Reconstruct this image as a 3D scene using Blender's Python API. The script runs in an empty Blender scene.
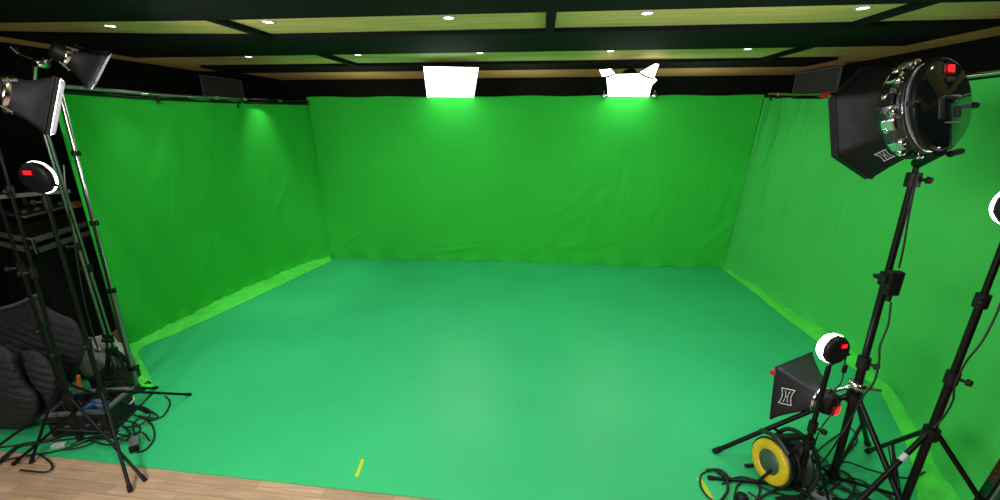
import bpy, bmesh, math, random
from mathutils import Vector, Matrix
random.seed(7)
C = bpy.context.scene.collection
sc = bpy.context.scene
V = Vector
PI = math.pi

# ------------------------------------------------------------------ camera
PITCH, YAW, FPX, CAMZ = 0.3014538, -0.0962276, 411.87, 2.072
cp, sp, cy, sy = math.cos(PITCH), math.sin(PITCH), math.cos(YAW), math.sin(YAW)
F = V((sy*cp, cy*cp, -sp)); R = V((cy, -sy, 0)); U = R.cross(F)
CAM = V((0, 0, CAMZ))
cam_d = bpy.data.cameras.new('camera'); cam = bpy.data.objects.new('camera', cam_d); C.objects.link(cam)
cam_d.sensor_width = 36; cam_d.lens = FPX/1000*36; cam_d.clip_start = 0.02; cam_d.clip_end = 100
cam.matrix_world = Matrix(((R.x, U.x, -F.x, 0), (R.y, U.y, -F.y, 0), (R.z, U.z, -F.z, CAMZ), (0, 0, 0, 1)))
sc.camera = cam

def ray(px, py): return F + R*((px-500)/FPX) - U*((py-250)/FPX)
def at_z(px, py, z=0.0):
    d = ray(px, py); return CAM + d*((z-CAMZ)/d.z)
def at_y(px, py, y):
    d = ray(px, py); return CAM + d*(y/d.y)
def at_x(px, py, x):
    d = ray(px, py); return CAM + d*(x/d.x)
def proj(P):
    d = P-CAM; z = d.dot(F); return (500+FPX*d.dot(R)/z, 250-FPX*d.dot(U)/z)

# ------------------------------------------------------------------ materials
def mat(name, col, rough=0.6, metal=0.0, var=0.0, vscale=8.0, bump=0.0, bscale=60.0, emit=None, estr=0.0, spec=0.5, sheen=0.0, coat=0.0):
    m = bpy.data.materials.new(name); m.use_nodes = True
    nt = m.node_tree; b = nt.nodes['Principled BSDF']
    b.inputs['Base Color'].default_value = (*col, 1); b.inputs['Roughness'].default_value = rough
    b.inputs['Metallic'].default_value = metal; b.inputs['Specular IOR Level'].default_value = spec
    if sheen: b.inputs['Sheen Weight'].default_value = sheen
    if coat: b.inputs['Coat Weight'].default_value = coat
    tc = nt.nodes.new('ShaderNodeTexCoord')
    if var:
        n = nt.nodes.new('ShaderNodeTexNoise'); n.inputs['Scale'].default_value = vscale; n.inputs['Detail'].default_value = 5
        nt.links.new(tc.outputs['Object'], n.inputs['Vector'])
        rp = nt.nodes.new('ShaderNodeValToRGB')
        rp.color_ramp.elements[0].position = 0.3; rp.color_ramp.elements[1].position = 0.7
        rp.color_ramp.elements[0].color = (*[c*(1-var) for c in col], 1)
        rp.color_ramp.elements[1].color = (*[min(1, c*(1+var)) for c in col], 1)
        nt.links.new(n.outputs['Fac'], rp.inputs['Fac']); nt.links.new(rp.outputs['Color'], b.inputs['Base Color'])
    if bump:
        n2 = nt.nodes.new('ShaderNodeTexNoise'); n2.inputs['Scale'].default_value = bscale; n2.inputs['Detail'].default_value = 4
        nt.links.new(tc.outputs['Object'], n2.inputs['Vector'])
        bp = nt.nodes.new('ShaderNodeBump'); bp.inputs['Strength'].default_value = bump; bp.inputs['Distance'].default_value = 0.02
        nt.links.new(n2.outputs['Fac'], bp.inputs['Height']); nt.links.new(bp.outputs['Normal'], b.inputs['Normal'])
    if emit:
        b.inputs['Emission Color'].default_value = (*emit, 1); b.inputs['Emission Strength'].default_value = estr
    return m

def wood_floor_mat():
    m = mat('oak_laminate', (0.45, 0.3, 0.19), 0.45, bump=0.03, bscale=30)
    nt = m.node_tree; b = nt.nodes['Principled BSDF']
    tc = nt.nodes.new('ShaderNodeTexCoord'); mp = nt.nodes.new('ShaderNodeMapping')
    mp.inputs['Rotation'].default_value = (0, 0, 0.03)
    nt.links.new(tc.outputs['Object'], mp.inputs['Vector'])
    br = nt.nodes.new('ShaderNodeTexBrick')
    br.inputs['Scale'].default_value = 1.0; br.inputs['Brick Width'].default_value = 0.42; br.inputs['Row Height'].default_value = 0.068
    br.inputs['Mortar Size'].default_value = 0.0012; br.inputs['Mortar Smooth'].default_value = 0.1; br.offset = 0.37; br.offset_frequency = 2
    br.inputs['Color1'].default_value = (0.53, 0.37, 0.245, 1); br.inputs['Color2'].default_value = (0.38, 0.255, 0.165, 1)
    br.inputs['Mortar'].default_value = (0.22, 0.14, 0.09, 1); br.inputs['Bias'].default_value = -0.1
    nt.links.new(mp.outputs['Vector'], br.inputs['Vector'])
    m2 = nt.nodes.new('ShaderNodeMapping'); m2.inputs['Scale'].default_value = (2.5, 40, 1)
    nt.links.new(tc.outputs['Object'], m2.inputs['Vector'])
    n = nt.nodes.new('ShaderNodeTexNoise'); n.inputs['Scale'].default_value = 1.5; n.inputs['Detail'].default_value = 6
    nt.links.new(m2.outputs['Vector'], n.inputs['Vector'])
    mx = nt.nodes.new('ShaderNodeMix'); mx.data_type = 'RGBA'; mx.blend_type = 'MULTIPLY'
    rp = nt.nodes.new('ShaderNodeValToRGB'); rp.color_ramp.elements[0].color = (0.72, 0.7, 0.68, 1); rp.color_ramp.elements[1].color = (1.12, 1.1, 1.08, 1)
    rp.color_ramp.elements[0].position = 0.3; rp.color_ramp.elements[1].position = 0.7
    nt.links.new(n.outputs['Fac'], rp.inputs['Fac'])
    mx.inputs['Factor'].default_value = 1
    nt.links.new(br.outputs['Color'], mx.inputs[6]); nt.links.new(rp.outputs['Color'], mx.inputs[7])
    nt.links.new(mx.outputs[2], b.inputs['Base Color'])
    return m

def ply_mat(name, col):
    m = mat(name, col, 0.7)
    nt = m.node_tree; b = nt.nodes['Principled BSDF']
    tc = nt.nodes.new('ShaderNodeTexCoord'); mp = nt.nodes.new('ShaderNodeMapping'); mp.inputs['Scale'].default_value = (1, 9, 9)
    nt.links.new(tc.outputs['Object'], mp.inputs['Vector'])
    n = nt.nodes.new('ShaderNodeTexNoise'); n.inputs['Scale'].default_value = 2.2; n.inputs['Detail'].default_value = 6; n.inputs['Distortion'].default_value = 0.6
    nt.links.new(mp.outputs['Vector'], n.inputs['Vector'])
    rp = nt.nodes.new('ShaderNodeValToRGB'); rp.color_ramp.elements[0].position = 0.3; rp.color_ramp.elements[1].position = 0.72
    rp.color_ramp.elements[0].color = (*[c*0.8 for c in col], 1); rp.color_ramp.elements[1].color = (*[c*1.15 for c in col], 1)
    nt.links.new(n.outputs['Fac'], rp.inputs['Fac']); nt.links.new(rp.outputs['Color'], b.inputs['Base Color'])
    return m

M = dict(
    curtain=mat('chroma_green_cloth', (0.032, 0.52, 0.05), 0.85, var=0.04, vscale=2.5, bump=0.10, bscale=9, spec=0.15),
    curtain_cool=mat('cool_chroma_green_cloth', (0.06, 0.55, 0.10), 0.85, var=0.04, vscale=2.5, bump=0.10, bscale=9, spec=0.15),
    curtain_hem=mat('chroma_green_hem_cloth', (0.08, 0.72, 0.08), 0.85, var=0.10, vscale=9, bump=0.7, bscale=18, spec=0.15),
    mat=mat('chroma_teal_green_vinyl', (0.03, 0.47, 0.17), 0.4, var=0.06, vscale=1.6, bump=0.02, bscale=40, spec=0.5),
    wood=wood_floor_mat(),
    ply=ply_mat('plywood_boards', (0.86, 0.55, 0.22)),
    ply_no_bounce=ply_mat('plywood_boards_no_bounce', (0.75, 0.42, 0.2)),
    blackpanel=mat('black_ceiling_panel', (0.0045, 0.006, 0.0062), 0.85, var=0.2, vscale=3, spec=0.12),
    wall=mat('black_wall_paint', (0.006, 0.007, 0.007), 0.9, var=0.2, vscale=4, spec=0.1),
    black=mat('black_powder_coat', (0.0035, 0.0035, 0.004), 0.42, spec=0.25),
    blackplastic=mat('black_plastic', (0.005, 0.005, 0.0055), 0.5, spec=0.3),
    smallcloth=mat('charcoal_softbox_cloth', (0.02, 0.02, 0.023), 0.45, bump=0.35, bscale=10, spec=0.4),
    diffuser_low=mat('lit_white_small_diffuser', (0.9, 0.9, 0.9), 0.6, emit=(1.0, 0.98, 0.97), estr=4),
    blackcloth=mat('black_softbox_cloth', (0.0035, 0.0035, 0.004), 0.6, bump=0.3, bscale=12, spec=0.3),
    greycloth=mat('dark_grey_softbox_cloth', (0.005, 0.0045, 0.006), 0.5, bump=0.35, bscale=10, spec=0.2),
    rubber=mat('black_rubber', (0.01, 0.01, 0.01), 0.85, spec=0.2),
    chrome=mat('chrome_tube', (0.62, 0.64, 0.66), 0.18, 1.0),
    dullchrome=mat('dull_steel_tube', (0.26, 0.3, 0.28), 0.35, 1.0),
    darkmetal=mat('dark_polished_ring', (0.10, 0.10, 0.11), 0.25, 0.95, bump=0.6, bscale=14),
    silver=mat('polished_silver_ring', (0.75, 0.75, 0.78), 0.16, 1.0),
    glossyback=mat('glossy_black_back', (0.006, 0.012, 0.010), 0.06, coat=0.5),
    diffuser=mat('lit_white_diffuser', (0.9, 0.9, 0.9), 0.6, emit=(1.0, 0.98, 0.95), estr=5.0),
    diffuser_big=mat('lit_white_hex_diffuser', (0.9, 0.9, 0.9), 0.6, emit=(1.0, 0.98, 0.97), estr=22),
    diffuser_side=mat('lit_white_side_diffuser', (0.9, 0.9, 0.9), 0.6, emit=(1.0, 0.96, 0.98), estr=40),
    halo=mat('lit_round_diffuser', (0.9, 0.9, 0.9), 0.5, emit=(1.0, 0.97, 1.0), estr=9),
    red=mat('red_display', (0.3, 0.0, 0.0), 0.4, emit=(1.0, 0.012, 0.02), estr=1.3),
    reddim=mat('dim_red_display', (0.08, 0.0, 0.0), 0.3, emit=(1.0, 0.01, 0.015), estr=0.07),
    redcap=mat('red_plastic', (0.5, 0.01, 0.03), 0.5),
    logo=mat('white_printed_logo', (0.55, 0.55, 0.58), 0.7),
    lens=mat('lit_downlight_lens', (1, 1, 1), 0.4, emit=(1.0, 1.0, 0.95), estr=9),
    whitetrim=mat('white_metal_trim', (0.55, 0.55, 0.5), 0.4),
    yellow=mat('yellow_plastic', (0.62, 0.46, 0.015), 0.4, var=0.1, vscale=20),
    yellowtape=mat('yellow_tape', (0.48, 0.60, 0.02), 0.6),
    reelblack=mat('dark_green_black_plastic', (0.010, 0.017, 0.013), 0.45),
    reelhub=mat('grey_green_plastic', (0.035, 0.085, 0.06), 0.4),
    quilt=mat('dark_grey_quilted_cloth', (0.020, 0.022, 0.025), 0.8, var=0.35, vscale=45, bump=0.4, bscale=70),
    palecloth=mat('pale_grey_cloth', (0.36, 0.38, 0.33), 0.8, var=0.1, vscale=9, bump=0.3, bscale=10),
    greyplastic=mat('mid_grey_plastic', (0.10, 0.105, 0.115), 0.45),
    adaptor=mat('grey_adaptor_plastic', (0.15, 0.16, 0.18), 0.4),
    blue=mat('blue_plastic', (0.01, 0.055, 0.16), 0.35),
    orange=mat('orange_plastic', (0.65, 0.12, 0.02), 0.5),
    orangewood=mat('orange_wood', (0.34, 0.15, 0.05), 0.6),
    white=mat('white_plastic', (0.7, 0.7, 0.7), 0.5),
    alu=mat('aluminium_edging', (0.5, 0.52, 0.5), 0.4, 0.6),
    casebody=mat('black_laminate_case', (0.008, 0.008, 0.009), 0.6),
    darkbox=mat('dark_grey_panel_cloth', (0.04, 0.045, 0.045), 0.8, var=0.15, vscale=20),
    darkedge=mat('grey_panel_edge', (0.11, 0.12, 0.11), 0.6),
    cable=mat('black_cable_rubber', (0.01, 0.011, 0.011), 0.55),
    whitecable=mat('white_cable_rubber', (0.55, 0.6, 0.55), 0.5),
)

# ------------------------------------------------------------------ mesh building
class MB:
    def __init__(s): s.v = []; s.f = []; s.s = []
    def add(s, verts, faces, smooth=False):
        o = len(s.v); s.v += [V(p) for p in verts]; s.f += [tuple(i+o for i in f) for f in faces]; s.s += [smooth]*len(faces); return s
    def box(s, c, size, ax=None, bev=0.0):
        ax = ax or (V((1, 0, 0)), V((0, 1, 0)), V((0, 0, 1))); c = V(c)
        h = [x/2 for x in size]
        bm = bmesh.new(); bmesh.ops.create_cube(bm, size=1)
        for q in bm.verts: q.co = V((q.co.x*size[0], q.co.y*size[1], q.co.z*size[2]))
        if bev: bmesh.ops.bevel(bm, geom=bm.edges[:], offset=min(bev, min(h)*0.9), segments=2, affect='EDGES', profile=0.5)
        bm.verts.index_update()
        s.add([c+ax[0]*q.co.x+ax[1]*q.co.y+ax[2]*q.co.z for q in bm.verts], [[q.index for q in f.verts] for f in bm.faces]); bm.free(); return s
    def tube(s, pts, r, seg=8, cap=True):
        pts = [V(p) for p in pts]; n = len(pts); rs = r if isinstance(r, (list, tuple)) else [r]*n
        t0 = (pts[1]-pts[0]).normalized(); a = t0.orthogonal().normalized()
        vs = []; fs = []
        for i in range(n):
            t = (pts[min(i+1, n-1)]-pts[max(i-1, 0)])
            t = t.normalized() if t.length > 1e-9 else t0
            a = a-t*a.dot(t); a = a.normalized() if a.length > 1e-6 else t.orthogonal().normalized()
            b = t.cross(a)
            for k in range(seg): vs.append(pts[i]+(a*math.cos(2*PI*k/seg)+b*math.sin(2*PI*k/seg))*rs[i])
        for i in range(n-1):
            for k in range(seg): fs.append((i*seg+k, i*seg+(k+1) % seg, (i+1)*seg+(k+1) % seg, (i+1)*seg+k))
        s.add(vs, fs, True)
        if cap:
            s.add(vs[:seg], [tuple(range(seg))[::-1]]); s.add(vs[-seg:], [tuple(range(seg))])
        return s
    def lathe(s, c, axis, prof, seg=32, smooth=True):
        c = V(c); axis = V(axis).normalized(); a = axis.orthogonal().normalized(); b = axis.cross(a)
        vs = []; fs = []
        for t, r in prof:
            for k in range(seg): vs.append(c+axis*t+(a*math.cos(2*PI*k/seg)+b*math.sin(2*PI*k/seg))*max(r, 1e-4))
        for i in range(len(prof)-1):
            for k in range(seg): fs.append((i*seg+k, i*seg+(k+1) % seg, (i+1)*seg+(k+1) % seg, (i+1)*seg+k))
        return s.add(vs, fs, smooth)
    def grid(s, fn, nu, nv, smooth=True):
        vs = [fn(i/nu, j/nv) for j in range(nv+1) for i in range(nu+1)]
        fs = [(j*(nu+1)+i, j*(nu+1)+i+1, (j+1)*(nu+1)+i+1, (j+1)*(nu+1)+i) for j in range(nv) for i in range(nu)]
        return s.add(vs, fs, smooth)
    def slab(s, pts, thick):                     # horizontal polygon with thickness downwards
        n = len(pts); top = [V(p) for p in pts]; bot = [V(p)-V((0, 0, thick)) for p in pts]
        s.add(top+bot, [tuple(range(n)), tuple(range(2*n-1, n-1, -1))]+[(i, i+n, (i+1) % n+n, (i+1) % n) for i in range(n)]); return s
    def build(s, name, m, parent=None, mods=None):
        off = ORG.get(parent.name, V((0, 0, 0))) if parent else V((0, 0, 0))
        me = bpy.data.meshes.new(name); me.from_pydata([p-off for p in s.v], [], s.f); me.update()
        me.polygons.foreach_set('use_smooth', s.s)
        bm = bmesh.new(); bm.from_mesh(me); bmesh.ops.recalc_face_normals(bm, faces=bm.faces[:]); bm.to_mesh(me); bm.free()
        o = bpy.data.objects.new(name, me); C.objects.link(o); me.materials.append(m)
        if parent: o.parent = parent; ORG[o.name] = off
        else: ORG[o.name] = V((0, 0, 0))
        return o
ORG = {}
def thing(name, label, cat, loc, group=None):
    o = bpy.data.objects.new(name, None); C.objects.link(o); o.location = loc; o.empty_display_size = 0.1
    ORG[o.name] = V(loc); o['label'] = label; o['category'] = cat
    if group: o['group'] = group
    return o
def tag(o, label, cat, group=None, kind=None):
    o['label'] = label; o['category'] = cat
    if group: o['group'] = group
    if kind: o['kind'] = kind
    return o
def rebase(o, loc):                               # put a one-mesh thing's origin at its base
    loc = V(loc)
    for q in o.data.vertices: q.co -= loc
    o.location = loc; ORG[o.name] = loc; return o
def struct(o): o['kind'] = 'structure'; return o
def spline(pts, n=10):
    pts = [V(p) for p in pts]; out = []
    for i in range(len(pts)-1):
        p0, p1, p2, p3 = pts[max(i-1, 0)], pts[i], pts[i+1], pts[min(i+2, len(pts)-1)]
        for k in range(n):
            t = k/n
            out.append(0.5*((2*p1)+(p2-p0)*t+(2*p0-5*p1+4*p2-p3)*t*t+(3*p1-p0-3*p2+p3)*t**3))
    return out+[pts[-1]]
def lerp(a, b, t): return a+(b-a)*t
def path_at(pts, t):                              # arc-length position on a polyline
    L = [(pts[i+1]-pts[i]).length for i in range(len(pts)-1)]; T = sum(L)*t
    for i, l in enumerate(L):
        if T <= l or i == len(L)-1: return lerp(pts[i], pts[i+1], max(0, min(1, T/l if l else 0)))
        T -= l

# ------------------------------------------------------------------ room shell
ZC = 2.77
XL, XR, YB, YF = -5.25, 4.06, 7.55, -3.2
struct(MB().box(((XL+XR)/2, (YB+YF)/2, -0.05), (XR-XL+0.4, YB-YF+0.4, 0.1)).build('floor', M['wood']))
struct(MB().box(((XL+XR)/2, (YB+YF)/2, ZC+0.035+0.05), (XR-XL+0.4, YB-YF+0.4, 0.1)).build('ceiling', M['ply']))
struct(MB().box(((XL+XR)/2, YB+0.05, 1.4), (XR-XL+0.4, 0.1, 2.8)).build('wall_back', M['wall']))
struct(MB().box(((XL+XR)/2, YF-0.05, 1.4), (XR-XL+0.4, 0.1, 2.8)).build('wall_front', M['wall']))
struct(MB().box((XL-0.05, (YB+YF)/2, 1.4), (0.1, YB-YF, 2.8)).build('wall_left', M['wall']))
struct(MB().box((XR+0.05, (YB+YF)/2, 1.4), (0.1, YB-YF, 2.8)).build('wall_right', M['wall']))
XI0, XI1 = -4.63, 3.455
n = 0
def trim(x0, x1, y0, y1, m='blackpanel', z0=ZC, z1=ZC+0.04):
    global n; n += 1
    struct(MB().box(((x0+x1)/2, (y0+y1)/2, (z0+z1)/2), (x1-x0, y1-y0, z1-z0)).build('trim_%d' % n, M[m]))
trim(XI0, XI1, -2.6, 0.3); trim(XI0, XI1, 0.9, 1.55)
def trim_poly(pts, m='blackpanel'):
    global n; n += 1
    struct(MB().slab([V((x, y, ZC+0.04)) for x, y in pts], 0.04).build('trim_%d' % n, M[m]))
trim_poly([(XI0, 2.12), (XI1, 2.12), (XI1, 3.11), (-2.5, 3.11), (XI0, 2.99)])
trim_poly([(XI0, 3.44), (-3.4, 3.66), (-2.4, 3.77), (XI1, 3.776), (XI1, 4.72), (XI0, 4.72)]); trim(XI0, XI1, 5.66, 6.29)
for x in (-2.4, 0.045, 2.38): trim(x-0.035, x+0.035, 3.11, 3.776)
for x in (-2.45, 2.62): trim(x-0.035, x+0.035, 4.72, 5.66)
trim(XI0-0.5, XI1+0.5, 6.29, YB, 'ply_no_bounce', ZC+0.02, ZC+0.045)          # back border: same plywood, coloured browner for the missing green bounce
trim(XL, XI0-0.55, YF, YB); trim(XI1+0.56, XR, YF, YB)
trim(XI0-0.55, XI0, 6.29, YB); 

# green floor sheet
pts = [(-4.0, 3.2), (-3.72, 4.6), (-3.3, 6.02), (2.76, 6.07), (2.84, 4.6), (2.9, 3.4), (2.8, 2.6), (2.7, 1.9), (2.66, 1.69), (-0.58, 1.79), (-1.797*1.132, 1.614*1.132), (-3.42, 1.872), (-4.2, 1.88), (-4.25, 2.7)]
o = MB().slab([(x, y, 0.006) for x, y in pts], 0.0055).build('green_floor_sheet', M['mat'])
tag(o, 'large teal green vinyl sheet covering the stage floor', 'floor sheet')
for (a, b, w, lab) in (((356.5, 476.5), (363, 459), 0.011, 'short strip of yellow tape on open green floor'), ((699, 478), (714, 503), 0.014, 'strip of yellow tape beside the cable reel')):
    A, B = at_z(*a, 0.007), at_z(*b, 0.007); d = (B-A).normalized(); s = V((-d.y, d.x, 0))*w
    o = MB().slab([A+s, A-s, B-s, B+s], 0.0008).build('tape_strip', M['yellowtape'])
    tag(rebase(o, (A.x, A.y, 0.006)), lab, 'tape')

# ------------------------------------------------------------------ green cloth walls
def ridges(seed, k, box, amp, ang):
    rr = random.Random(seed); L = []
    for _ in range(k):
        u, v = rr.uniform(box[0], box[1]), rr.uniform(box[2], box[3]); a = rr.gauss(*ang); l = rr.uniform(0.06, 0.2)
        L.append((u, v, math.cos(a), math.sin(a), l, rr.uniform(0.008, 0.02), rr.uniform(0.4, 1)*amp*rr.choice((1, 1, -1))))
    return L
def relief(L, u, v, W, H):
    h = 0
    for (cu, cv, ca, sa, l, w, a) in L:
        x, y = (u-cu)*W, (v-cv)*H
        p, q = x*ca+y*sa, -x*sa+y*ca
        if abs(q) < 4*w*2.4 and abs(p) < 3*l*2.4: h += a*math.exp(-(q/(w*2.4))**2-(p/(l*2.4))**2)
    return h
# back
RB = ridges(3, 26, (0.55, 0.98, 0.05, 0.55), 0.012, (1.0, 0.5)) + ridges(5, 22, (0.02, 0.98, 0.0, 0.16), 0.011, (0.15, 0.35)) + ridges(8, 16, (0.62, 0.8, 0.35, 0.95), 0.010, (1.5, 0.25)) + ridges(9, 12, (0.05, 0.6, 0.1, 0.9), 0.006, (1.3, 0.6))
T0, T1, B0, B1 = V((-3.37, 6.0, 2.412)), V((2.875, 6.0, 2.405)), V((-3.275, 5.965, 0.008)), V((2.735, 6.03, 0.008))
def back_fn(u, v):
    p = lerp(lerp(B0, B1, u), lerp(T0, T1, u), v)
    d = 0.010*math.sin(u*9+v*2)+0.006*math.sin(u*31+1.3*math.sin(v*5))*(0.4+0.6*v)+relief(RB, u, v, 6.1, 2.4)
    d += 0.02*max(0, 0.06-v)/0.06*math.sin(u*70)
    p.y -= d; p.z += 0.006*math.sin(u*40)*v
    return p
cb = thing('green_backdrop_curtain', 'wide green cloth backdrop across the back of the stage', 'backdrop curtain', (-0.25, 6.0, 0))
MB().grid(back_fn, 190, 80).build('cloth', M['curtain'], cb)
# left
topL = [at_y(53.5, 89, 2.72), at_y(57, 90, 2.76), at_y(160, 96.5, 3.6), at_y(240, 101, 4.65), at_y(307, 104, 5.97)]
botL = [at_z(121, 345, 0.01), at_z(133, 345, 0.01), at_z(180, 321, 0.01), at_z(240, 291, 0.01), at_z(300, 267, 0.01), at_z(331, 257, 0.01)]
topL = spline(topL, 6); botL = spline(botL, 6)
RL = ridges(12, 18, (0.1, 0.95, 0.05, 0.9), 0.008, (1.3, 0.4))
def left_fn(u, v):
    p = lerp(path_at(botL, u), path_at(topL, u), v)
    d = 0.012*math.sin(u*14+v)+0.005*math.sin(u*47)*(v)+relief(RL, u, v, 3.4, 2.3)
    d += 0.03*max(0, 0.05-v)/0.05*(0.5+0.5*math.sin(u*60))
    p.x += d; p.z -= 0.012*abs(math.sin(u*22))*v*v
    return p
cl = thing('green_backdrop_curtain', 'green side curtain beside the chrome backdrop post and quilted chair', 'backdrop curtain', (-3.5, 4.4, 0))
MB().grid(left_fn, 130, 60).build('cloth', M['curtain'], cl)
def hem(outer, inner, par, nu=90, nv=8, h=0.022, seed=1):
    outer = spline(outer, 6); inner = spline(inner, 6)
    def fn(u, v):
        p = lerp(path_at(outer, u), path_at(inner, u), v)
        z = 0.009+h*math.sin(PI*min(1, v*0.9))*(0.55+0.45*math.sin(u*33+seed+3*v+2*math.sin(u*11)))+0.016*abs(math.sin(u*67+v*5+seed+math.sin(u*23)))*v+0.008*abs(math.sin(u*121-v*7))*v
        return V((p.x, p.y, z))
    return MB().grid(fn, nu, nv).build('hem', M['curtain_hem'], par)
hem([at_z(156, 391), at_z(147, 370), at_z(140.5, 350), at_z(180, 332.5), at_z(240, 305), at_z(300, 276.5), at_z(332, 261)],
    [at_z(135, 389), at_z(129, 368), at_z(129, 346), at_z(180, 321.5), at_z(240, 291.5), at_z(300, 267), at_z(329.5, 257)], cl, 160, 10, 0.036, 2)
# right
topR = spline([V((2.91, 6.05, 2.375)), V((2.9, 5.2, 2.335)), V((2.9, 4.0, 2.325)), V((2.9, 3.1, 2.345)), V((2.87, 2.12, 2.36))], 6)
botR = spline([V((2.74, 6.06, 0.01)), at_z(755, 287, 0.01), at_z(789, 310, 0.01), at_z(861, 360, 0.01), at_z(906, 411, 0.01), at_z(955, 500, 0.01), at_z(962, 514, 0.01)], 6)
RR = ridges(21, 22, (0.02, 0.5, 0.3, 0.98), 0.010, (1.45, 0.2)) + ridges(22, 12, (0.3, 0.95, 0.02, 0.3), 0.010, (0.9, 0.5))
def right_fn(u, v):
    p = lerp(path_at(botR, u), path_at(topR, u), v)
    d = 0.012*math.sin(u*11+v)+0.006*math.sin(u*52)*v+relief(RR, u, v, 4, 2.3)
    d += 0.03*max(0, 0.05-v)/0.05*(0.5+0.5*math.sin(u*50))
    p.x -= d; return p
cr = thing('green_backdrop_curtain', 'green side curtain behind the big hexagonal softbox', 'backdrop curtain', (2.8, 4.0, 0))
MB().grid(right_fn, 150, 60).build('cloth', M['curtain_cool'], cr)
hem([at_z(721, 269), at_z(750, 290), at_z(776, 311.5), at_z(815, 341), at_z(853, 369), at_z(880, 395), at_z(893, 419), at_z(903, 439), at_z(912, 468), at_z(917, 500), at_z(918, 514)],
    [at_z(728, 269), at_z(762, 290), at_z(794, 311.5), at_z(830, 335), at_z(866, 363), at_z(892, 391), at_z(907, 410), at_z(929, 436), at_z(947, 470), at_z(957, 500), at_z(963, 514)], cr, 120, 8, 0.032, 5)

# ------------------------------------------------------------------ crossbars and posts
def crossbar(pts, r, label, joints, mat1='dullchrome', under=None):
    pts = [V(p) for p in pts]
    t = thing('backdrop_crossbar', label, 'crossbar', pts[0])
    MB().tube(pts, r, 10).build('tube', M[mat1], t)
    if under: MB().tube([p+V((0, 0.0, -under)) for p in pts], r*0.75, 8).build('lower_tube', M['black'], t)
    for j in joints:
        P = path_at(pts, j); d = (path_at(pts, min(1, j+0.01))-path_at(pts, max(0, j-0.01))).normalized()
        MB().tube([P-d*0.03, P+d*0.03], r*1.35, 10).build('collar', M['chrome'], t)
    return t
crossbar([at_y(60, 86.5, 2.76), at_y(135, 93.0, 3.35), at_y(195, 97.0, 4.0), at_y(240, 99.5, 4.65)], 0.016, 'long steel crossbar holding the side curtain by the chrome post', (0.35, 0.62, 0.8), under=0.036)
crossbar([at_y(232, 99.2, 4.6)+V((0.03, 0, 0)), at_y(306, 101.5, 5.93)+V((0.03, 0, 0))], 0.016, 'short black and silver crossbar ending at the back backdrop', (0.1, 0.55), 'black', under=0.036)
crossbar([V((2.9, 5.95, 2.41)), V((2.9, 5.2, 2.365)), V((2.9, 4.85, 2.347))], 0.016, 'thin crossbar ending in a red cap behind the hexagonal softbox', (0.2,), 'chrome', under=0.036)
MBc = MB().tube([V((2.9, 4.87, 2.335)), V((2.9, 4.79, 2.332))], 0.03, 10)
o = [x for x in C.objects if x.name.startswith('backdrop_crossbar')][-1]
MBc.build('end_cap', M['redcap'], o)['label'] = 'red end cap'
crossbar([V((2.9, 3.5, 2.37)), V((2.9, 2.8, 2.375)), V((2.91, 2.06, 2.39))], 0.018, 'bright steel crossbar along the side curtain beside the round light back', (0.6,), 'chrome')
# curtain clips
for (px, py, y, lab) in ((157, 98.5, 3.55, 'small black spring clip gripping the side curtain near its middle'), (237, 103, 4.6, 'small spring clip where the two crossbars meet'), (771, 96.5, 5.85, 'small clip at the top corner of the back backdrop')):
    P = at_y(px, py, y); t = thing('spring_clip', lab, 'clip', P)
    MB().box(P, (0.022, 0.035, 0.05), bev=0.006).build('jaw', M['blackplastic'], t)
    MB().tube([P+V((0.0, -0.01, -0.02)), P+V((0.012, -0.014, -0.05))], 0.006, 6).tube([P+V((0.0, 0.01, -0.02)), P+V((0.012, 0.014, -0.05))], 0.006, 6).build('handle', M['blackplastic'], t)

def pole_pt(base, top, t): return lerp(V(base), V(top), t)
# chrome backdrop post next to the left curtain
b, tp = at_z(137.5, 389, 0.0), at_y(58, 84, 2.74)
t = thing('backdrop_post', 'tall leaning chrome backdrop post at the near edge of the green curtain', 'post', b)
MB().tube([b+V((0, 0, 0.012)), pole_pt(b, tp, 0.36)], 0.019, 12).build('lower_tube', M['dullchrome'], t)
MB().tube([pole_pt(b, tp, 0.36), tp], 0.016, 12).build('upper_tube', M['chrome'], t)
for k in (0.08, 0.36, 0.585, 0.80):
    P, d = pole_pt(b, tp, k), (tp-b).normalized()
    c = MB().tube([P-d*0.018, P+d*0.018], 0.026, 12).build('collar', M['black'], t)
    MB().tube([P, P+V((0.05, -0.02, 0))], 0.009, 8).build('knob', M['black'], c)
MB().lathe(b+V((0, 0, 0.007)), (0, 0, 1), [(0, 0), (0, 0.09), (0.008, 0.09), (0.012, 0.025), (0.03, 0.022)], 24).build('foot', M['black'], t)
# right near post
b, tp = at_z(985, 512, 0.0), at_z(1082, 250, 1.6)
b = at_z(986, 508, 0.0); tp = V((2.93, 2.06, 2.36))
t = thing('backdrop_post', 'grey backdrop post at the bottom corner of the photo beside the tripod stand', 'post', b)
MB().tube([b+V((0, 0, 0.012)), tp], 0.018, 12).build('tube', M['dullchrome'], t)
MB().lathe(b+V((0, 0, 0.007)), (0, 0, 1), [(0, 0), (0, 0.07), (0.008, 0.07), (0.012, 0.025), (0.03, 0.022)], 24).build('foot', M['black'], t)

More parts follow.
